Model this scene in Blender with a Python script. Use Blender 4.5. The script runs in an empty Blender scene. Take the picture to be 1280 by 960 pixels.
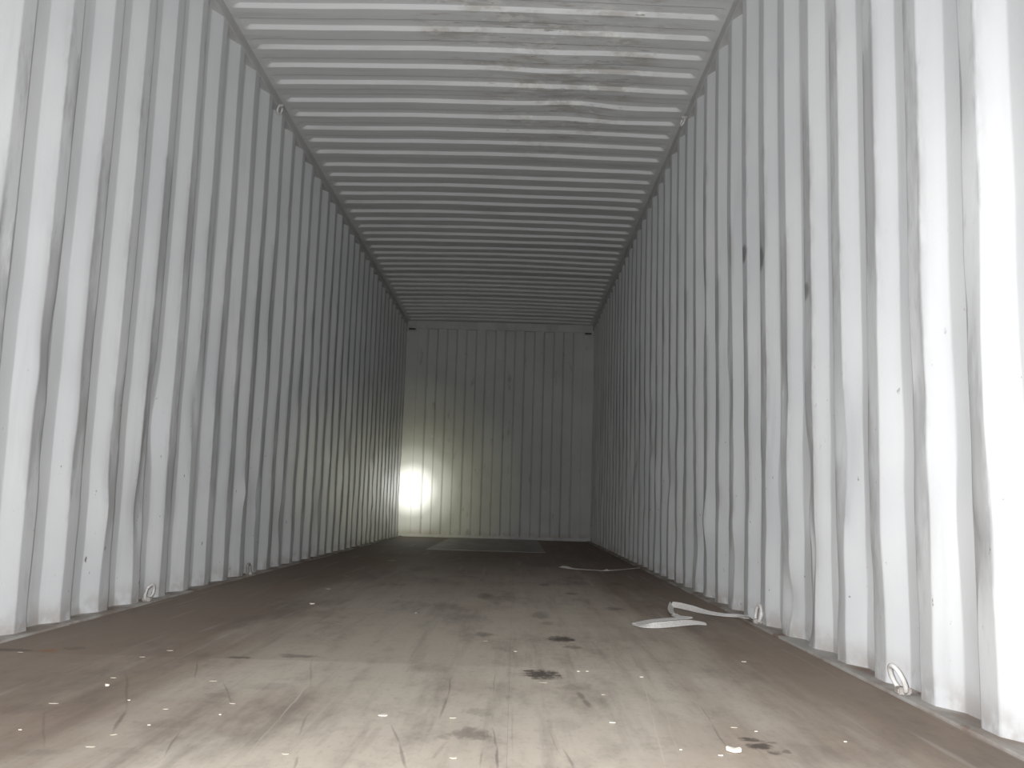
import bpy, math, random
from mathutils import Vector, Matrix, noise
import bmesh

random.seed(11)
SC = bpy.context.scene
COL = SC.collection

# ------------------------------------------------------------------ camera
F_PX, PITCH, YAW, ROLL = 1183.46, 0.1278, 0.0068, 0.0294
CAM = Vector((0.2484, 0.0, 0.413))
cam_data = bpy.data.cameras.new('camera')
cam_data.sensor_width = 36.0
cam_data.lens = F_PX / 1280.0 * 36.0
cam_data.clip_start = 0.02
cam_data.clip_end = 200
cam = bpy.data.objects.new('camera', cam_data)
COL.objects.link(cam)
CROT = Matrix.Rotation(YAW, 3, 'Z') @ Matrix.Rotation(math.pi / 2 + PITCH, 3, 'X') @ Matrix.Rotation(ROLL, 3, 'Z')
cam.matrix_world = Matrix.Translation(CAM) @ CROT.to_4x4()
SC.camera = cam

# ------------------------------------------------------------------ world, lights, exposure
world = bpy.data.worlds.new('world')
SC.world = world
world.use_nodes = True
bgn = world.node_tree.nodes['Background']
bgn.inputs['Color'].default_value = (0.86, 0.93, 1.0, 1)
bgn.inputs['Strength'].default_value = 0.09

def lamp(name, kind, loc, power, color=(1, 1, 1), radius=0.015, target=None, size=None, blend=1.0):
    l = bpy.data.lights.new(name, kind)
    l.energy = power
    l.color = color
    l.shadow_soft_size = radius
    if kind == 'SPOT':
        l.spot_size = size
        l.spot_blend = blend
    o = bpy.data.objects.new(name, l)
    COL.objects.link(o)
    o.location = loc
    if target is not None:
        o.rotation_euler = (Vector(target) - Vector(loc)).to_track_quat('-Z', 'Y').to_euler()
    return o

# the camera's flash, and a hand torch held beside it that points at the end wall
FLASH = Vector((CAM.x - 0.06, -0.02, CAM.z + 0.05))
lamp('camera_flash', 'SPOT', FLASH, 385, (0.985, 0.988, 1.0), 0.018, FLASH + CROT @ Vector((0, 0, -1)), math.radians(118), 1.0)
TORCH = (CAM.x - 0.28, -0.05, CAM.z + 0.22)
SPOT_AT = (-1.04, 11.84, 0.575)
for nm, power, colour, cone in (('torch_hotspot', 6200, (1.0, 1.0, 0.97), 3.5), ('torch_beam', 2500, (1.0, 1.0, 0.93), 6.0),
                                ('torch_corona', 850, (1.0, 1.0, 0.78), 9.2), ('torch_spill', 420, (1.0, 1.0, 0.55), 14.5)):
    lamp(nm, 'SPOT', TORCH, power, colour, 0.02, SPOT_AT, math.radians(cone), 1.0)

vs = SC.view_settings
vs.view_transform = 'Standard'
vs.look = 'None'
vs.gamma = 1.0
vs.use_curve_mapping = False
vs.exposure = 0.06

# ------------------------------------------------------------------ helpers
def ray(px, py):
    return CROT @ Vector(((px - 640) / F_PX, -(py - 480) / F_PX, -1.0))

def on_plane(px, py, axis, val):
    d = ray(px, py)
    return CAM + d * ((val - CAM[axis]) / d[axis])

def ground(px, py, z=0.0):
    return on_plane(px, py, 2, z)

def tag(o, label=None, cat=None, group=None, kind=None):
    if label: o['label'] = label
    if cat: o['category'] = cat
    if group: o['group'] = group
    if kind: o['kind'] = kind
    return o

def link(name, verts, faces, mat, parent=None, smooth=False):
    me = bpy.data.meshes.new(name)
    me.from_pydata([tuple(v) for v in verts], [], faces)
    me.update()
    if smooth:
        me.polygons.foreach_set('use_smooth', [True] * len(me.polygons))
    me.materials.append(mat)
    o = bpy.data.objects.new(name, me)
    COL.objects.link(o)
    if parent: o.parent = parent
    return o

def from_bm(name, bm, mat, parent=None, smooth=False):
    bmesh.ops.recalc_face_normals(bm, faces=bm.faces)
    me = bpy.data.meshes.new(name)
    bm.to_mesh(me); bm.free()
    if smooth:
        me.polygons.foreach_set('use_smooth', [True] * len(me.polygons))
    me.materials.append(mat)
    o = bpy.data.objects.new(name, me)
    COL.objects.link(o)
    if parent: o.parent = parent
    return o

def box_bm(x0, x1, y0, y1, z0, z1, bev=0.0, bm=None):
    bm = bm or bmesh.new()
    r = bmesh.ops.create_cube(bm, size=1.0)
    for v in r['verts']:
        v.co = Vector((x0 + (v.co.x + .5) * (x1 - x0), y0 + (v.co.y + .5) * (y1 - y0), z0 + (v.co.z + .5) * (z1 - z0)))
    if bev:
        es = list({e for v in r['verts'] for e in v.link_edges})
        bmesh.ops.bevel(bm, geom=es, offset=bev, segments=2, affect='EDGES')
    return bm

def grid_mesh(name, P, mat, parent=None, attr=None, flip=False):
    """P[i][j] grid of points -> smooth sheet with weighted normals"""
    ni, nj = len(P), len(P[0])
    verts = [p for row in P for p in row]
    faces = []
    for i in range(ni - 1):
        for j in range(nj - 1):
            q = (i * nj + j, i * nj + j + 1, (i + 1) * nj + j + 1, (i + 1) * nj + j)
            faces.append(q[::-1] if flip else q)
    o = link(name, verts, faces, mat, parent, True)
    if attr:
        a = o.data.attributes.new('edge', 'FLOAT', 'POINT')
        a.data.foreach_set('value', attr)
    m = o.modifiers.new('weighted', 'WEIGHTED_NORMAL')
    m.weight = 80
    return o

def sm(a, b, x):
    t = min(1.0, max(0.0, (x - a) / (b - a)))
    return t * t * (3 - 2 * t)

# ------------------------------------------------------------------ node helpers
class NT:
    def __init__(s, name):
        s.mat = bpy.data.materials.new(name)
        s.mat.use_nodes = True
        s.t = s.mat.node_tree
        s.n = s.t.nodes
        s.bsdf = s.n['Principled BSDF']
        s.pos = s.n.new('ShaderNodeNewGeometry').outputs['Position']

    def put(s, sock, v):
        if isinstance(v, bpy.types.NodeSocket):
            s.t.links.new(v, sock)
        else:
            sock.default_value = v

    def math(s, op, a, b=0.0, c=None, clamp=False):
        n = s.n.new('ShaderNodeMath'); n.operation = op; n.use_clamp = clamp
        s.put(n.inputs[0], a); s.put(n.inputs[1], b)
        if c is not None: s.put(n.inputs[2], c)
        return n.outputs[0]

    def ramp(s, v, a, b, lo=0.0, hi=1.0):
        n = s.n.new('ShaderNodeMapRange'); n.interpolation_type = 'SMOOTHSTEP'
        s.put(n.inputs['Value'], v)
        n.inputs['From Min'].default_value = a; n.inputs['From Max'].default_value = b
        n.inputs['To Min'].default_value = lo; n.inputs['To Max'].default_value = hi
        return n.outputs['Result']

    def noise(s, scale, detail=4.0, vec=None, stretch=None, rough=0.55, off=(0, 0, 0), out='Fac'):
        v = vec or s.pos
        m = s.n.new('ShaderNodeMapping')
        s.put(m.inputs['Vector'], v)
        m.inputs['Scale'].default_value = stretch or (1, 1, 1)
        m.inputs['Location'].default_value = off
        n = s.n.new('ShaderNodeTexNoise')
        s.t.links.new(m.outputs['Vector'], n.inputs['Vector'])
        n.inputs['Scale'].default_value = scale
        n.inputs['Detail'].default_value = detail
        n.inputs['Roughness'].default_value = rough
        return n.outputs[out]

    def mix(s, fac, a, b):
        n = s.n.new('ShaderNodeMix'); n.data_type = 'RGBA'
        s.put(n.inputs[0], fac)
        s.put(n.inputs[6], a if isinstance(a, bpy.types.NodeSocket) else (*a, 1))
        s.put(n.inputs[7], b if isinstance(b, bpy.types.NodeSocket) else (*b, 1))
        return n.outputs[2]

    def sep(s, v=None):
        n = s.n.new('ShaderNodeSeparateXYZ'); s.put(n.inputs[0], v or s.pos)
        return n.outputs

    def blob(s, vec, centre, rx, ry, rot=0.0, rz=5.0):
        """1 at the centre, 0 on the ellipse"""
        m = s.n.new('ShaderNodeMapping'); m.vector_type = 'TEXTURE'
        s.put(m.inputs['Vector'], vec)
        m.inputs['Location'].default_value = centre
        m.inputs['Rotation'].default_value = (0, 0, rot)
        m.inputs['Scale'].default_value = (rx, ry, rz)
        g = s.n.new('ShaderNodeTexGradient'); g.gradient_type = 'SPHERICAL'
        s.t.links.new(m.outputs['Vector'], g.inputs['Vector'])
        return g.outputs['Fac']

    def jitter(s, scale, amount, detail=3.0):
        c = s.noise(scale, detail, out='Color')
        v = s.n.new('ShaderNodeVectorMath'); v.operation = 'MULTIPLY_ADD'
        s.put(v.inputs[0], c); v.inputs[1].default_value = (amount,) * 3
        w = s.n.new('ShaderNodeVectorMath'); w.operation = 'SUBTRACT'
        s.put(w.inputs[0], s.pos); w.inputs[1].default_value = (amount / 2,) * 3
        s.put(v.inputs[2], w.outputs[0])
        return v.outputs[0]

    def bump(s, h, strength, dist):
        b = s.n.new('ShaderNodeBump')
        b.inputs['Strength'].default_value = strength
        b.inputs['Distance'].default_value = dist
        s.put(b.inputs['Height'], h)
        s.t.links.new(b.outputs['Normal'], s.bsdf.inputs['Normal'])

    def done(s, col, rough, metal=0.0, spec=0.4):
        s.put(s.bsdf.inputs['Base Color'], col if isinstance(col, bpy.types.NodeSocket) else (*col, 1))
        s.put(s.bsdf.inputs['Roughness'], rough)
        s.bsdf.inputs['Metallic'].default_value = metal
        s.bsdf.inputs['Specular IOR Level'].default_value = spec
        return s.mat

# ------------------------------------------------------------------ materials
PAINT = (0.60, 0.605, 0.60)

def mat_side_wall():
    m = NT('painted_side_steel')
    x, y, z = m.sep()
    tone = m.noise(1.6, 4)
    col = m.mix(m.ramp(tone, .3, .7), (0.605, 0.617, 0.626), (0.67, 0.678, 0.682))
    # rubbed grey marks that follow the forward corners of the ribs
    at = m.n.new('ShaderNodeAttribute'); at.attribute_name = 'edge'
    st = m.noise(5.0, 5, stretch=(1, 1.2, .35), rough=.65)
    band = m.math('MULTIPLY', m.ramp(z, 0.15, 0.5), m.ramp(z, 2.1, 1.5))
    low = m.math('ADD', m.math('MULTIPLY', band, .12), st)
    rub = m.math('MULTIPLY', m.ramp(low, .55, .70), at.outputs['Fac'])
    col = m.mix(m.math('MULTIPLY', rub, .58), col, (0.24, 0.235, 0.235))
    # vertical greyish smears on the flats
    sme = m.noise(9.0, 4, stretch=(1, 1.6, .16))
    col = m.mix(m.math('MULTIPLY', m.ramp(sme, .56, .76), .22), col, (0.40, 0.40, 0.40))
    # scuffs and flecks
    fl = m.noise(42.0, 3, stretch=(1, 1, .55))
    flm = m.math('MULTIPLY', m.ramp(fl, .70, .75), m.ramp(z, 1.3, .2))
    col = m.mix(m.math('MULTIPLY', flm, .8), col, (0.10, 0.085, 0.075))
    # grime at the foot
    foot = m.math('MULTIPLY', m.ramp(z, .10, .0), m.ramp(m.noise(14, 4), .35, .6))
    col = m.mix(m.math('MULTIPLY', foot, .55), col, (0.30, 0.25, 0.21))
    # particular scuffs
    vec = m.jitter(30, .02)
    marks = None
    for px, py, w, h, s in [(955, 325, 8, 30, 1.), (934, 318, 4, 22, 1.), (1010, 366, 10, 22, .85), 
                            ]:
        c = on_plane(px, py, 0, 1.19)
        k = (c - CAM).length / F_PX
        b = m.blob(vec, c, .2, .07, 0, h * k * .62)
        b = m.math('MULTIPLY', m.ramp(b, .0, .5), s)
        marks = b if marks is None else m.math('MAXIMUM', marks, b)
    col = m.mix(m.math('MULTIPLY', marks, .75), col, (0.13, 0.13, 0.13))
    m.bump(m.noise(60, 3), .12, .004)
    return m.done(col, m.ramp(tone, .3, .7, .42, .55), 0, .35)

def mat_end_wall():
    m = NT('painted_end_steel')
    x, y, z = m.sep()
    tone = m.noise(1.8, 4)
    col = m.mix(m.ramp(tone, .3, .7), (0.55, 0.55, 0.535), (0.62, 0.62, 0.60))
    fl = m.noise(7.0, 4, stretch=(1.5, 1, .6))
    col = m.mix(m.math('MULTIPLY', m.ramp(fl, .62, .75), .45), col, (0.20, 0.20, 0.19))
    lt = m.noise(11.0, 3, stretch=(1, 1, .7), off=(3, 1, 5))
    col = m.mix(m.math('MULTIPLY', m.ramp(lt, .70, .76), .5), col, (0.75, 0.75, 0.74))
    foot = m.math('MULTIPLY', m.ramp(z, .12, .0), m.ramp(m.noise(9, 4), .3, .6))
    col = m.mix(m.math('MULTIPLY', foot, .6), col, (0.36, 0.28, 0.21))
    return m.done(col, .5, 0, .3)

def mat_roof():
    m = NT('painted_roof_steel')
    x, y, z = m.sep()
    tone = m.noise(1.3, 4)
    col = m.mix(m.ramp(tone, .3, .7), (0.71, 0.722, 0.720), (0.77, 0.78, 0.772))
    # grey wipe marks across the sheets
    wipe = m.noise(6.0, 5, stretch=(.35, 3, 1))
    col = m.mix(m.math('MULTIPLY', m.ramp(wipe, .5, .75), .28), col, (0.40, 0.395, 0.385))
    # rusty scraped strip lengthwise under the middle of the roof
    vec = m.jitter(5, .25, 4)
    strip = m.math('MAXIMUM', m.blob(vec, (.46, 4.3, 2.7), .62, 2.3, 0, 9), m.blob(vec, (.05, 4.0, 2.7), .4, 1.2, 0, 9))
    strip = m.ramp(strip, .0, .45)
    pat = m.noise(7.5, 5, stretch=(.55, 1.9, 1), rough=.7, off=(1.7, 0, 0))
    col = m.mix(m.math('MULTIPLY', m.math('MULTIPLY', strip, m.ramp(pat, .47, .63)), .52), col, (0.42, 0.38, 0.32))
    pal = m.noise(9.0, 3, stretch=(1, 1.2, 1), off=(9, 2, 0))
    col = m.mix(m.math('MULTIPLY', m.math('MULTIPLY', strip, m.ramp(pal, .58, .66)), .55), col, (0.90, 0.90, 0.86))
    pk = m.noise(16, 5, stretch=(.5, 1.5, 1), off=(4, 7, 0))
    col = m.mix(m.math('MULTIPLY', m.math('MULTIPLY', strip, m.ramp(pk, .64, .70)), .6), col, (0.36, 0.25, 0.21))
    dk = m.noise(24, 4, stretch=(.35, 2.2, 1), off=(2, 3, 0))
    col = m.mix(m.math('MULTIPLY', m.math('MULTIPLY', strip, m.ramp(dk, .67, .73)), .6), col, (0.09, 0.075, 0.065))
    m.bump(m.noise(40, 3), .1, .004)
    return m.done(col, .5, 0, .35)

def mat_floor():
    m = NT('worn_plywood')
    x, y, z = m.sep()
    vecf = m.jitter(20, .055, 5)
    grain = m.noise(7.0, 6, stretch=(1, .10, 1), rough=.6)
    wide = m.noise(2.2, 5, stretch=(1, .35, 1), off=(3, 1, 0))
    fine = m.noise(75, 4, stretch=(1, .5, 1))
    # dusty worn lane of fork-lift traffic in the middle, darker unworn timber at the sides
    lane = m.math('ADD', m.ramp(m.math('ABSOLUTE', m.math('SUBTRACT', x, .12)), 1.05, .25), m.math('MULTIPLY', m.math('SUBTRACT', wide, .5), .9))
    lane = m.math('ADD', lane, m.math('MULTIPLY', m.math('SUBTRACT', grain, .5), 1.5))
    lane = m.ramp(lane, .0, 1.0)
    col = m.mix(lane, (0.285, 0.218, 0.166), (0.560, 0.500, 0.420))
    # boards beyond the second joint are darker, darkening further towards the far end
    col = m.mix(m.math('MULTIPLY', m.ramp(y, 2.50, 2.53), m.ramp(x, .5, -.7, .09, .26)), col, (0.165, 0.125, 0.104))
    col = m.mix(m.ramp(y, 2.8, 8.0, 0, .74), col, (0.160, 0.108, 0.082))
    red = m.noise(1.7, 4, off=(8, 2, 1))
    col = m.mix(m.math('MULTIPLY', m.ramp(red, .50, .72), .28), col, (0.26, 0.17, 0.13))
    col = m.mix(m.math('MULTIPLY', m.ramp(fine, .5, .8), .22), col, (0.10, 0.08, 0.07))
    sw = m.noise(3.4, 6, stretch=(1.1, .33, 1), rough=.68, off=(0, 6, 0))
    col = m.mix(m.math('MULTIPLY', m.ramp(sw, .48, .70), .50), col, (0.12, 0.095, 0.082))
    # fine dark wheel streaks along the boards
    stk = m.noise(15.0, 5, stretch=(1, .06, 1), rough=.65, off=(11, 0, 0))
    col = m.mix(m.math('MULTIPLY', m.ramp(stk, .50, .70), .38), col, (0.20, 0.165, 0.135))
    mot = m.noise(13.0, 6, stretch=(1, .55, 1), rough=.7, off=(2, 9, 0))
    col = m.mix(m.math('MULTIPLY', m.ramp(mot, .50, .72), .26), col, (0.17, 0.14, 0.118))
    # light longitudinal rub lines
    rub = m.noise(26.0, 3, stretch=(1, .035, 1), off=(5, 0, 0))
    col = m.mix(m.math('MULTIPLY', m.ramp(rub, .58, .72), .34), col, (0.50, 0.45, 0.40))
    rag = m.math('SUBTRACT', m.noise(60, 6, rough=.8, stretch=(1, .45, 1)), .5)
    def stain(px, py, w, h, rot=None):
        c = ground(px, py)
        rx = abs(ground(px + w, py).x - c.x) * 1.25
        ry = (ground(px, py - h).y - ground(px, py + h).y) / 2 * 1.25
        return m.blob(vecf, c, rx, ry, rot or 0.0)
    def seg(a, b, w, vec):
        A, B = ground(*a), ground(*b)
        d = B - A
        return m.blob(vec, (A + B) / 2, d.length * .58, w * .62, math.atan2(d.y, d.x))
    acc = None
    for px, py, w, h, s in [(703, 799, 17, 4, 1), (716, 809, 13, 2.2, .5), (678, 843, 24, 6, 1), (664, 839, 10, 2.5, .9), (715, 860, 20, 4, .25),
                            (588, 917, 26, 8, .50), (598, 890, 20, 5, .28), (553, 921, 8, 4, .3), (604, 793, 15, 3.2, .55), (676, 769, 13, 5, .42),
                            (684, 779, 10, 2, .35), (607, 745, 11, 4, .45), (768, 761, 12, 2.2, .55), (680, 731, 8, 2, .5), (714, 742, 8, 2, .5),
                            (770, 730, 9, 1.8, .4), (938, 925, 14, 2.2, .9), (960, 928, 12, 1.8, .6), (948, 933, 17, 4.5, .95),
                            (968, 941, 9, 3, .75), (985, 940, 8, 2, .55), (540, 835, 28, 7, .22), (705, 905, 20, 10, .16), (760, 935, 14, 18, .14),
                            (275, 868, 16, 6, .3), (372, 820, 26, 2.6, .55), (298, 822, 16, 1.6, .7), (30, 886, 45, 7, .22), (45, 940, 35, 6, .2),
                            (200, 905, 40, 6, .2), (150, 940, 30, 5, .18), (340, 858, 30, 5, .2), (10, 812, 40, 2, .6), (95, 810, 16, 2.5, .4)]:
        st = stain(px, py, w, h)
        b = m.math('MULTIPLY', m.math('MULTIPLY', m.ramp(m.math('MULTIPLY_ADD', rag, 2.2, st), .0, .65), m.ramp(st, .0, .25)), s)
        acc = b if acc is None else m.math('MAXIMUM', acc, b)
    seg_acc = None
    vecs = m.jitter(5, .014, 3)
    for pl, w, s in [([(728, 872), (738, 886)], .016, .75), ([(722, 864), (730, 876)], .018, .75),
                     ([(158, 838), (159, 890)], .007, .45), ([(159, 886), (140, 917)], .009, .7), ([(55, 880), (54, 940)], .006, .35),
                     ([(225, 913), (205, 948)], .005, .55), ([(246, 824), (245, 852)], .005, .5), ([(278, 852), (292, 882)], .006, .55),
                     ([(563, 846), (560, 874)], .005, .5), ([(560, 868), (549, 900)], .007, .55), ([(620, 838), (616, 871)], .004, .4),
                     ([(489, 904), (500, 932)], .006, .5), ([(498, 926), (511, 966)], .007, .6), ([(616, 908), (622, 938)], .005, .55),
                     ([(622, 930), (621, 966)], .006, .7), ([(604, 936), (599, 962)], .005, .4), ([(704, 934), (718, 964)], .006, .5),
                     ([(686, 910), (702, 948)], .004, .3), ([(388, 888), (372, 922)], .006, .4), ([(371, 944), (366, 964)], .006, .5),
                     ([(874, 880), (890, 906)], .004, .4), ([(888, 902), (910, 938)], .005, .5), ([(390, 822), (388, 862)], .006, .35),
                     ([(560, 925), (540, 950)], .009, .25), ([(478, 905), (445, 945)], .02, .25), ([(640, 880), (641, 950)], .004, .25)]:
        b = m.math('MULTIPLY', m.ramp(seg(pl[0], pl[1], w, vecs), .0, .7), s * .72)
        seg_acc = b if seg_acc is None else m.math('MAXIMUM', seg_acc, b)
    col = m.mix(m.math('MULTIPLY', m.math('MAXIMUM', acc, seg_acc), .88), col, (0.060, 0.045, 0.038))
    li = None
    for pl, w, s in [([(802, 846), (815, 896)], .0035, .6), ([(813, 886), (833, 966)], .004, .6), ([(390, 850), (345, 904)], .0045, .6),
                     ([(350, 897), (308, 944)], .004, .35), ([(829, 880), (853, 962)], .003, .3), ([(412, 776), (432, 782)], .006, .4)]:
        b = m.math('MULTIPLY', m.ramp(seg(pl[0], pl[1], w, vecs), .0, .5), s)
        li = b if li is None else m.math('MAXIMUM', li, b)
    col = m.mix(m.math('MULTIPLY', li, .8), col, (0.60, 0.55, 0.48))
    ru = m.ramp(stain(62, 813, 14, 2.4), .0, .5)
    col = m.mix(m.math('MULTIPLY', ru, .7), col, (0.30, 0.13, 0.06))
    m.bump(m.math('ADD', m.math('MULTIPLY', grain, .5), m.math('MULTIPLY', fine, .4)), .25, .004)
    return m.done(col, .62, 0, .3)

def mat_tunnel():
    m = NT('worn_steel_plate')
    n = m.noise(4, 5, stretch=(1, .4, 1))
    col = m.mix(m.ramp(n, .35, .65), (0.26, 0.23, 0.21), (0.35, 0.32, 0.295))
    return m.done(col, .5, 0, .4)

def mat_rail():
    m = NT('painted_rail_steel')
    n = m.noise(6, 5, stretch=(1, .4, 1))
    col = m.mix(m.ramp(n, .35, .7), (0.60, 0.60, 0.59), (0.50, 0.495, 0.485))
    r = m.noise(23, 4)
    col = m.mix(m.math('MULTIPLY', m.ramp(r, .68, .74), .5), col, (0.24, 0.18, 0.14))
    return m.done(col, .5, 0, .35)

def mat_flange():
    m = NT('dusty_floor_edge_steel')
    n = m.noise(9, 5, stretch=(1, .5, 1))
    col = m.mix(m.ramp(n, .38, .62), (0.46, 0.44, 0.41), (0.30, 0.25, 0.215))
    r = m.noise(15, 5, stretch=(1, .4, 1), off=(3, 3, 3))
    col = m.mix(m.math('MULTIPLY', m.ramp(r, .58, .68), .7), col, (0.20, 0.11, 0.075))
    return m.done(col, .65, 0, .25)

def mat_plain(name, a, b, scale, rough, spec=.4):
    m = NT(name)
    n = m.noise(scale, 4)
    return m.done(m.mix(m.ramp(n, .35, .65), a, b), rough, 0, spec)

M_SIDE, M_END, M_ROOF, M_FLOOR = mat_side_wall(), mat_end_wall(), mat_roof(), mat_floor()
M_TUN, M_RAIL, M_FLANGE = mat_tunnel(), mat_rail(), mat_flange()
M_RING = mat_plain('white_painted_ring', (0.72, 0.71, 0.69), (0.58, 0.56, 0.53), 40, .38, .5)
M_RUST = mat_plain('rusty_ring_steel', (0.22, 0.19, 0.165), (0.36, 0.34, 0.32), 60, .55)
M_STRAP = mat_plain('white_webbing', (0.80, 0.78, 0.75), (0.68, 0.66, 0.63), 120, .6)
M_PAPER = mat_plain('pale_paper', (0.74, 0.71, 0.63), (0.62, 0.58, 0.50), 60, .7)
M_WOOD = mat_plain('pale_splinter', (0.62, 0.56, 0.47), (0.50, 0.44, 0.36), 60, .7)
M_GAP = mat_plain('joint_dirt_and_painted_shadow', (0.05, 0.04, 0.033), (0.075, 0.06, 0.05), 30, .9, .1)  # dirt in the floor joints, and the strips painted as corner plate shadow

# ------------------------------------------------------------------ dimensions of the 40 ft high-cube box
HW, Y0, Y1, ZTOP = 1.176, -0.19, 11.84, 2.70

# ------------------------------------------------------------------ side walls
PL, DEP = 0.278, 0.036
PROF = [(0.0, 0), (.070, 0), (.138, 1), (.210, 1), (.278, 0)]      # distance along the wall, 0 inner flat / 1 outer flat

def side_columns(phase):
    cols = []                       # (y, depth 0..1, edge weight)
    k0 = int(math.floor((Y0 - phase) / PL)) - 1
    k1 = int(math.ceil((Y1 - phase) / PL)) + 1
    for k in range(k0, k1):
        b = phase + k * PL
        r = .0045
        d = r / .068
        cols += [(b + r * .9, 0, .9), (b + .022, 0, .6), (b + .048, 0, .6), (b + .070 - r, 0, 1), (b + .070, .012, 1), (b + .070 + r, d * .9, .8),
                 (b + .092, .324, .2), (b + .115, .662, .1), (b + .138 - r, 1 - d * .9, .0), (b + .138 + r, 1, .0), (b + .174, 1, 0),
                 (b + .210 - r, 1, 0), (b + .210 + r, 1 - d * .9, 0), (b + .233, .662, .0), (b + .256, .324, .1),
                 (b + PL - r * 1.2, d * 1.0, .5), (b + PL, .01, 1)]
    return [c for c in cols if Y0 <= c[0] <= Y1]

def side_wall(name, sgn, phase, seed, dents):
    cols = side_columns(phase)
    zs = [-.04, 0.0] + [i * .034 for i in range(1, 42)] + [1.43 + i * .075 for i in range(0, 16)] + [2.60, 2.642]
    rng = random.Random(seed)
    dl = list(dents)
    for _ in range(70):             # knocks from years of cargo, mostly below chest height
        kk = rng.randint(0, 42)
        yy = phase + (kk - 6) * PL + rng.choice([0, .035, .07, .07])
        dl.append((yy, abs(rng.gauss(.5, .42)) + .03, rng.uniform(.02, .05), rng.uniform(.05, .16), rng.uniform(.004, .014) * rng.choice([1, 1, -.5])))
    P, attr = [], []
    for z in zs:
        row = []
        lowz = sm(1.5, .35, z)
        near = [d for d in dl if abs(z - d[1]) < 3 * d[3]]
        damp = sm(0, .05, z) * sm(2.64, 2.45, z)
        for (y, dp, ew) in cols:
            n1 = noise.noise((y * .7 + seed, z * .8, 0)) * .007
            n2 = noise.noise((y * 3.1, z * 2.6, seed)) * .0035 * (.5 + lowz)
            n3 = noise.noise((y * 9.0 + 5, z * 7.0, seed)) * .0032 * lowz
            off = n1 + n2 + n3
            for (a, b, sy, sz, amp) in near:
                q = ((y - a) / sy) ** 2 + ((z - b) / sz) ** 2
                if q < 9: off += amp * math.exp(-q)
            dy = noise.noise((round((y - phase) / PL * 2) * 3.7, z * 4.2, seed + 9)) * .004 * (.35 + lowz) + noise.noise((y * 1.1, z * .5, seed + 3)) * .005
            row.append(Vector((sgn * (HW + dp * DEP + off * damp), y + dy * damp, z)))
            attr.append(ew)
        P.append(row)
    o = grid_mesh(name, P, M_SIDE, attr=attr, flip=(sgn < 0))
    return tag(o, kind='structure')

def dent(px, py, sgn, sy, sz, amp):
    c = on_plane(px, py, 0, sgn * HW)
    return (c.y, c.z, sy, sz, amp)

side_wall('wall_left', -1, 2.778, 3.3,
          [dent(205, 530, -1, .06, .16, .022), dent(187, 555, -1, .035, .18, .016), dent(133, 640, -1, .03, .09, -.010),
           dent(70, 430, -1, .04, .15, .012), dent(305, 616, -1, .035, .06, -.012), dent(322, 618, -1, .04, .09, .012),
           dent(353, 655, -1, .08, .12, .018), dent(90, 330, -1, .05, .14, .010), dent(175, 640, -1, .04, .14, .014)])
side_wall('wall_right', 1, 1.862, 8.1,
          [dent(1012, 690, 1, .04, .10, .018), dent(1006, 590, 1, .05, .12, .014), dent(985, 750, 1, .035, .08, .016),
           dent(962, 600, 1, .05, .10, -.010), dent(1040, 720, 1, .05, .16, .014), dent(1080, 740, 1, .05, .14, .012),
           dent(1157, 650, 1, .03, .10, .008), dent(872, 690, 1, .08, .09, .02), dent(882, 650, 1, .05, .1, -.014),
           dent(1000, 640, 1, .035, .07, .014), dent(915, 700, 1, .05, .1, .012)])

# ------------------------------------------------------------------ end wall
def end_wall():
    lines = [-1.0386 + i * .1232 for i in range(18)]
    s, dep = .009, .040
    xs = [(-HW - .05, .0), (-1.10, .0)]
    lev = 0.012
    xs.append((lines[0] - s, 0.0)); xs.append((lines[0], .5 * .012)); xs.append((lines[0] + s, .012))
    for i in range(1, 17):
        nxt = dep if i % 2 == 1 else .012
        xs += [(lines[i] - s - .004, lev), (lines[i] - s, lev + (nxt - lev) * .06), (lines[i] + s, nxt - (nxt - lev) * .06), (lines[i] + s + .004, nxt), (lines[i] + .06, nxt)]
        lev = nxt
    xs += [(lines[17] - s, .012), (lines[17], .006), (lines[17] + s, 0), (1.12, 0), (HW + .05, 0)]
    zs = [-.04, 0] + [i * .06 for i in range(1, 45)]
    P = []
    for z in zs:
        row = []
        for (x, d) in xs:
            off = noise.noise((x * 2.2, z * 1.7, 4.4)) * .005 + noise.noise((x * 8, z * 5, 1.4)) * .003 * sm(1.6, .3, z)
            dx = noise.noise((round(x / .1232) * 2.3, z * 3, 7)) * .004
            row.append(Vector((x + dx, Y1 + d + off, z)))
        P.append(row)
    return tag(grid_mesh('wall_back', P, M_END, flip=True), kind='structure')
W_END = end_wall()
# sill along its foot and head rail along its top, corner plates with dark strips painted in as their shadow
tag(from_bm('baseboard_back', box_bm(-HW - .03, HW + .03, Y1 - .012, Y1 + .05, -.04, .035, .004), M_RAIL), kind='structure')
tag(from_bm('trim_1', box_bm(-HW - .03, HW + .03, Y1 - .006, Y1 + .06, 2.615, 2.715, .006), M_RAIL), kind='structure')
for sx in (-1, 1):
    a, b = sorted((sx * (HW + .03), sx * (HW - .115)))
    from_bm('painted_shadow_strip', box_bm(sx * 1.115 - .042, sx * 1.115 + .042, Y1 - .0325, Y1, 2.590, 2.608), M_GAP, W_END)
    from_bm('corner_plate', box_bm(a, b, Y1 - .030, Y1 + .03, 2.580, 2.698, .004), M_RAIL, W_END)

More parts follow.
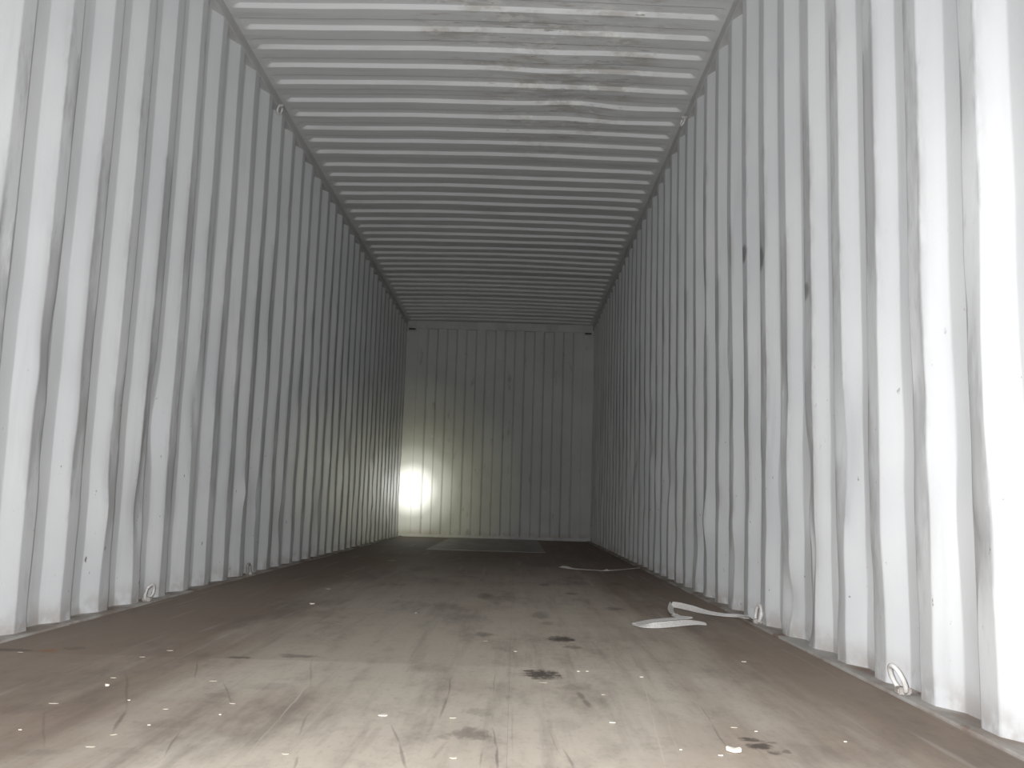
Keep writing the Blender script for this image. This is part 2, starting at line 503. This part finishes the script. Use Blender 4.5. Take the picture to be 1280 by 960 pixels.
# ------------------------------------------------------------------ rails
def rail(name, x0, x1, z0, z1, mat, bev, wav=0.0, seed=0):
    n = 60
    prof = [(x0, z0 + bev), (x0 + bev, z0), (x1 - bev, z0), (x1, z0 + bev), (x1, z1 - bev), (x1 - bev, z1), (x0 + bev, z1), (x0, z1 - bev)]
    verts, faces = [], []
    for i in range(n + 1):
        y = Y0 + (Y1 - Y0) * i / n
        w = noise.noise((y * 1.3, seed, 0)) * wav
        h = noise.noise((y * 1.7, seed + 4, 0)) * wav * .4
        verts += [(x + w, y, z + h) for x, z in prof]
    for i in range(n):
        for j in range(8):
            a, b = i * 8 + j, i * 8 + (j + 1) % 8
            faces.append((a, b, b + 8, a + 8))
    faces += [tuple(range(7, -1, -1)), tuple(n * 8 + j for j in range(8))]
    return tag(link(name, verts, faces, mat), kind='structure')

rail('trim_2', -HW - .060, -HW + .004, 2.640, 2.712, M_RAIL, .006, .003, 1)
rail('trim_3', HW - .004, HW + .060, 2.640, 2.712, M_RAIL, .006, .003, 2)
rail('baseboard_left', -HW - .045, -1.142, -.03, .007, M_FLANGE, .003, .004, 5)
rail('baseboard_right', 1.142, HW + .045, -.03, .007, M_FLANGE, .003, .004, 6)

# ------------------------------------------------------------------ ceiling: die-stamped roof sheets
JOINT0, SHEET = 6.115, 1.045

def make_ceiling():
    root = bpy.data.objects.new('ceiling', None)
    COL.objects.link(root)
    root.location = (0, 0, 0)
    tag(root, kind='structure')
    X = [-1.19, -1.172, -1.15, -1.14, -1.13, -1.12, -1.11, -1.09, -1.065] + [-1.04 + i * .052 for i in range(0, 41)] + [1.065, 1.09, 1.11, 1.12, 1.13, 1.14, 1.15, 1.172, 1.19]
    for n in range(-6, 6):
        ys = JOINT0 + n * SHEET
        pr = [(ys - .012, -.003), (ys, -.003), (ys + .0015, 0)]
        for i in range(5 if n < 5 else 2):
            e = ys + .172 + i * .203         # end of the slope that faces the door
            pr += [(e - .113, 0), (e - .107, .06), (e - .099, .94), (e - .093, 1), (e - .055, 1), (e - .019, 1), (e - .014, .94), (e - .003, .06), (e + .002, 0), (e + .045, 0)]
        pr.append((ys + SHEET if n < 5 else Y1 - .05, 0))
        P = []
        for (y, d) in pr:
            row = []
            for x in X:
                t = abs(x)
                amp = sm(1.150, 1.110, t)
                z = ZTOP + .019 * (max(d, 0) * amp) + (d if d < 0 else 0)
                z += .016 * (1 - (x / 1.19) ** 2)
                z += noise.noise((x * 1.1, y * 1.3, 2.2)) * .006 * sm(1.15, .9, t)
                z += noise.noise((x * 3.3, y * 4.0, 6.2)) * .002 * sm(1.15, .9, t)
                # pressed-up knock near the scraped strip
                z += .016 * math.exp(-((x - .55) / .22) ** 2 - ((y - 5.27) / .13) ** 2) - .012 * math.exp(-((x - .78) / .2) ** 2 - ((y - 5.35) / .16) ** 2)
                z -= .010 * math.exp(-((x - .35) / .2) ** 2 - ((y - 4.75) / .15) ** 2)
                row.append(Vector((x, y + noise.noise((x * 1.7, y * 2, 9)) * .004, z)))
            P.append(row)
        grid_mesh('roof_sheet', P, M_ROOF, root)
    from_bm('header_plate', box_bm(-1.19, 1.19, Y1 - .09, Y1 + .05, ZTOP + .018, ZTOP + .03), M_ROOF, root)
    return root
make_ceiling()

# ------------------------------------------------------------------ floor: plywood boards, steel plate over the gooseneck tunnel
def make_floor():
    root = bpy.data.objects.new('floor', None)
    COL.objects.link(root)
    tag(root, kind='structure')
    from_bm('floor_underlay', box_bm(-1.146, 1.146, Y0, Y1, -.045, -.012), M_GAP, root)
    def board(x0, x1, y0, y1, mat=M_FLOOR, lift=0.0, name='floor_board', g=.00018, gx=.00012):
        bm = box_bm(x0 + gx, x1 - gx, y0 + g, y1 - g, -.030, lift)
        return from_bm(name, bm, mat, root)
    TUN0, TW = 8.66, .535
    rows = [Y0, .10, 2.515, 4.93, 7.345, TUN0]
    rng = random.Random(4)
    for i in range(len(rows) - 1):
        for (a, b) in ((-1.142, .247), (.247, 1.142)):
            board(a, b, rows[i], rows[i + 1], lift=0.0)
    for (a, b) in ((-1.142, -TW), (TW, 1.142)):
        for (c, d) in ((TUN0, 10.2), (10.2, Y1 - .012)):
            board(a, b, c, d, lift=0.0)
    board(-TW, TW, TUN0, Y1 - .012, M_TUN, .003, 'tunnel_plate')
    return root
make_floor()

# ------------------------------------------------------------------ lashing rings
def tube(bm, pts, r, closed=False, seg=8):
    n = len(pts); rings = []
    for i, p in enumerate(pts):
        a = pts[(i - 1) % n] if (closed or i > 0) else p
        b = pts[(i + 1) % n] if (closed or i < n - 1) else p
        t = (b - a).normalized()
        u = t.cross(Vector((0.31, .21, .93)))
        if u.length < .05: u = t.cross(Vector((1, 0, 0)))
        u.normalize(); w = t.cross(u)
        rings.append([bm.verts.new(p + (u * math.cos(k * 2 * math.pi / seg) + w * math.sin(k * 2 * math.pi / seg)) * r) for k in range(seg)])
    for i in range(n if closed else n - 1):
        A, B = rings[i], rings[(i + 1) % n]
        for k in range(seg):
            bm.faces.new((A[k], A[(k + 1) % seg], B[(k + 1) % seg], B[k]))
    if not closed:
        bm.faces.new(rings[0][::-1]); bm.faces.new(rings[-1])

def lashing_ring(loc, mat, label, lean, turn, size=.030, up=True, bar=.0058):
    """bent bar standing on a small welded block; lean tips it off the wall, turn swings it about the vertical"""
    root = bpy.data.objects.new('lashing_ring', None)
    COL.objects.link(root)
    root.location = loc
    tag(root, label, 'lashing ring', 'lashing rings along the walls')
    s = 1 if up else -1
    R = Matrix.Rotation(turn, 3, 'Z') @ Matrix.Rotation(lean, 3, 'X')
    bm = bmesh.new()
    pts = []
    for k in range(22):
        a = -math.pi / 2 + .42 + k * (2 * math.pi - .84) / 21
        pts.append(R @ Vector((math.cos(a) * size * .78, 0, (math.sin(a) * size + size * .92) * s)))
    tube(bm, pts, bar)
    from_bm('ring_bar', bm, mat, root, True)
    bm = box_bm(-.016, .016, -.013, .013, -.006 if up else -.008, .010 if up else .006, .003)
    from_bm('weld_block', bm, M_FLANGE if up else M_RAIL, root)
    return root

def at_wall(px, py, sgn, x, z):
    c = on_plane(px, py, 0, sgn * x)
    return Vector((sgn * x, c.y, z))

r1 = on_plane(186, 749, 2, .012)
lashing_ring((-1.160, 3.725, .013), M_RING, 'white lashing ring standing at the floor edge, across from the loose strap', .28, math.radians(76), .031)
lashing_ring((-1.160, 5.14, .013), M_RUST, 'small dark rusty lashing ring at the floor edge', -.1, math.radians(80), .027)
RING_S = Vector((1.160, 3.60, .013))
lashing_ring(RING_S, M_RING, 'white lashing ring at the floor edge where the loose strap ends', .15, math.radians(98), .031, bar=.0065)
lashing_ring((1.160, 2.27, .013), M_RING, 'large white lashing ring at the floor edge, leaning over and without a strap', -.42, math.radians(97), .033)
lashing_ring((-1.155, 5.17, 2.645), M_RING, 'small grey lashing ring hanging from the roof rail above the rusty floor ring', .3, math.radians(72), .027, False)
lashing_ring((1.155, 5.20, 2.650), M_RING, 'small grey lashing ring hanging from the roof rail on the side with the straps', .3, math.radians(108), .027, False)

# ------------------------------------------------------------------ straps
def ribbon(name, ctrl, width, mat, label, group, thick=.0016, parent=None):
    """ctrl: (point, tilt in radians, 0 = flat on the floor, pi/2 = on edge)"""
    pts, tl = [], []
    n = len(ctrl)
    for i in range(n - 1):
        p0 = ctrl[max(i - 1, 0)][0]; p1 = ctrl[i][0]; p2 = ctrl[i + 1][0]; p3 = ctrl[min(i + 2, n - 1)][0]
        for k in range(10):
            t = k / 10
            q = .5 * ((2 * p1) + (p2 - p0) * t + (2 * p0 - 5 * p1 + 4 * p2 - p3) * t * t + (3 * p1 - p0 - 3 * p2 + p3) * t ** 3)
            pts.append(q); tl.append(ctrl[i][1] * (1 - t) + ctrl[i + 1][1] * t)
    pts.append(ctrl[-1][0]); tl.append(ctrl[-1][1])
    verts, faces = [], []
    for i, p in enumerate(pts):
        t = (pts[min(i + 1, len(pts) - 1)] - pts[max(i - 1, 0)])
        t.z = 0
        t.normalize()
        side = Vector((-t.y, t.x, 0))
        if side.y < 0: side = -side          # far edge of the strap
        d = side * math.cos(tl[i]) + Vector((0, 0, 1)) * math.sin(tl[i])
        nn = t.cross(d).normalized()
        if nn.z < 0: nn = -nn
        lo = p - d * width / 2; hi = p + d * width / 2
        lift = max(0.0, .0035 - min(lo.z, hi.z))
        for v in (lo, p, hi):
            verts.append(v + Vector((0, 0, lift)) + nn * thick / 2)
        for v in (hi, p, lo):
            verts.append(v + Vector((0, 0, lift)) - nn * thick / 2)
    m = len(pts)
    for i in range(m - 1):
        for k in range(6):
            a, b = i * 6 + k, i * 6 + (k + 1) % 6
            faces.append((a, b, b + 6, a + 6))
    faces += [(5, 4, 3, 2, 1, 0), tuple((m - 1) * 6 + k for k in range(6))]
    o = link(name, verts, faces, mat, None, False)
    bm = bmesh.new(); bm.from_mesh(o.data); bmesh.ops.recalc_face_normals(bm, faces=bm.faces); bm.to_mesh(o.data); bm.free()
    if parent:
        o.parent = parent
        return o
    return tag(o, label, 'strap', group)

def gp(px, py, z=.003):
    return ground(px, py, z)

strap_root = bpy.data.objects.new('lashing_strap', None)
COL.objects.link(strap_root)
tag(strap_root, 'loose white lashing strap folded back on the floor and tied to a ring', 'strap', 'white straps left on the floor')
FOLD_A, FOLD_B = gp(839.5, 755.5, .014), gp(794, 780.6, .004)
ribbon('strap_run', [
    (Vector((RING_S.x - .012, RING_S.y - .004, .022)), .4), (gp(926, 770, .010), .36), (gp(904, 768.5, .009), .32), (gp(884, 765.5, .010), .40), (gp(864, 760.5, .013), .9),
    (gp(850, 757, .015), 1.0), (FOLD_A, 1.0)], .026, M_STRAP, None, None, parent=strap_root)
ribbon('strap_curl', [
    (FOLD_A, 1.0), (gp(838.6, 764, .006), .35), (gp(846, 770.5, .004), .15), (gp(862, 772.8), .1), (gp(840, 774, .004), .15), (gp(815, 776.4, .005)
    , .2), (FOLD_B, .15)], .026, M_STRAP, None, None, parent=strap_root)
ribbon('strap_end', [
    (FOLD_B, .1), (gp(806, 783, .006), .4), (gp(822, 782.2, .010), .72), (gp(842, 780.4, .011), .8), (gp(860, 778.8, .010), .7), (gp(873, 779.4, .006), .4), (gp(883, 780.8), .1)],
    .026, M_STRAP, None, None, parent=strap_root)
ribbon('lashing_strap', [
    (gp(701, 708.8, .005), .35), (gp(707, 709.6, .006), .42), (gp(713, 710.8, .004), .2), (gp(722, 711.5), .05), (gp(740, 712.5), 0), (gp(752, 713.2, .004), 0), (gp(760, 713, .006), .4),
    (gp(764, 713, .004), .1), (gp(778, 712), 0), (gp(794, 710.5), 0), (gp(803, 709.6), 0)], .028, M_STRAP,
    'thin strap lying across the dark boards deep in the container', 'white straps left on the floor')

# ------------------------------------------------------------------ litter on the floor
def scrap(name, px, py, w, h, mat, label, cat, group, rot=0.0, thick=.0010, curl=.0):
    c = ground(px, py, .002)
    k = (c - CAM).length / F_PX
    L = w * k
    W = max(.003, min(abs(ground(px, py - h / 2).y - ground(px, py + h / 2).y) * .55, L * .6))
    rng = random.Random(int(px * 7 + py))
    n = 9
    top, bot = [], []
    for i in range(n):
        a = i * 2 * math.pi / n + rng.uniform(-.2, .2)
        r = rng.uniform(.72, 1.1)
        x, y = math.cos(a) * L / 2 * r, math.sin(a) * W / 2 * r
        zz = curl * (x / (L / 2)) ** 2 * L
        X = x * math.cos(rot) - y * math.sin(rot); Y = x * math.sin(rot) + y * math.cos(rot)
        top.append((X, Y, thick * rng.uniform(.7, 1.2) + zz)); bot.append((X * .97, Y * .97, zz * .6))
    verts = top + bot + [(0, 0, thick), (0, 0, 0)]
    faces = []
    for i in range(n):
        j = (i + 1) % n
        faces += [(i, j, 2 * n), (n + j, n + i, 2 * n + 1), (i, n + i, n + j, j)]
    o = link(name, verts, faces, mat)
    o.location = (c.x, c.y, .0012)
    return tag(o, label, cat, group)

SL = 'thin pale wood sliver lying flat on the worn brown floor'
SG = 'pale slivers scattered over the floor'
JT = 'pale wood sliver on the far side of the joint across the boards'
OWN = {(490, 700.5): 'long pale sliver on the dark boards short of the steel plate', (680, 853): 'pale sliver on the near side of the broad dark stain',
       (142, 918): 'raised splinter at the end of a curved dark groove', (607, 801): 'pale sliver next to a faint oval grey stain',
       (917, 909): 'pale sliver just beyond the torn cream paper scrap', (290, 879): 'slanting pale sliver at the end of a short dark scratch',
       (178, 821): JT, (213, 813): JT, (26, 815): 'pale sliver by the rust-coloured streak at the board joint',
       (432, 720): 'pale sliver on the dark boards by the wall with the torch light', (498, 748): 'tiny pale sliver on the darker middle boards',
       (566, 897): 'pale sliver just beyond the mottled grey stain', (567, 947): 'pale sliver on the near side of the mottled grey stain',
       (754, 868): 'pale sliver by the comma-shaped dark mark'}
for (px, py, w, h, rot) in [(67, 879, 11, 2.4, .05), (207, 886, 9, 2.2, -.1), (113, 933, 12, 3, .1), (266, 851, 9, 2.2, .05), (290, 879, 9, 2, -.5),
                            (357, 942, 10, 2.6, .1), (566, 897, 8, 2.4, .1), (567, 947, 11, 3, .2), (680, 853, 11, 2.2, -.1), (917, 909, 9, 2, -.1),
                            (490, 700.5, 12, 1.8, 0), (607, 801, 6, 1.8, .1), (498, 748, 6, 1.8, 0), (142, 918, 8, 3, .7), (754, 868, 6, 2.2, 0),
                            (178, 821, 7, 1.6, 0), (142, 847, 7, 1.8, .1), (26, 815, 7, 1.6, 0), (213, 813, 8, 1.8, 0), (432, 720, 6, 1.5, 0)]:
    scrap('wood_sliver', px, py, w, h, M_WOOD, OWN.get((px, py), SL), 'wood sliver', SG, rot)
CL = 'tiny white crumb on the worn brown floor'
CG = 'white crumbs scattered over the floor'
PAIR = 'one of two white crumbs side by side past the broad dark stain'
COWN = {(723, 839): PAIR, (734, 839): PAIR, (802, 846): 'white crumb at the head of the long pale scratch', (901, 944): 'dull crumb touching close to the torn cream paper scrap',
        (1057, 927): 'white crumb alone towards the wall with the leaning ring', (930, 827): 'pale crumb on the boards between the strap end and the leaning ring',
        (644, 814): 'white crumb beyond the broad dark stain on the middle boards', (410, 736): 'pale crumb a little past the curled paper scrap',
        (520, 766): 'tiny crumb on the darker middle boards'}
for (px, py, w, h) in [(644, 814, 4.5, 2.2), (723, 839, 4, 2), (734, 839, 4, 2), (802, 846, 5, 3), (1057, 927, 4.5, 3), (520, 766, 4, 1.8), (161, 875, 3.5, 2),
                       (851, 937, 4, 3), (766, 903, 8, 4), (930, 827, 6, 3), (901, 944, 7, 4), (410, 736, 6, 2.4), (275, 893, 4, 2.4), (25, 912, 4, 2.4), (186, 906, 4, 2.4),
                       (945, 914, 4, 3)]:
    scrap('crumb', px, py, w, h * 1.5, M_PAPER, COWN.get((px, py), CL), 'crumb', CG, 0, .0014)
scrap('paper_scrap', 918, 939, 19, 10, M_PAPER, 'torn cream paper scrap beside the split dark stain', 'paper scrap', None, -.35, .006, .08)
scrap('paper_scrap', 134, 857, 5.5, 6, M_PAPER, 'small bright white paper pellet alone on the scratched boards', 'paper scrap', None, .3, .004)
scrap('paper_scrap', 390, 755, 9, 5, M_PAPER, 'little curled white paper scrap on the dark boards', 'paper scrap', None, -.3, .004, .1)
scrap('paper_scrap', 479, 894, 13, 4, M_PAPER, 'narrow bright paper strip at the tip of a dark scratch', 'paper scrap', None, .3, .0016)
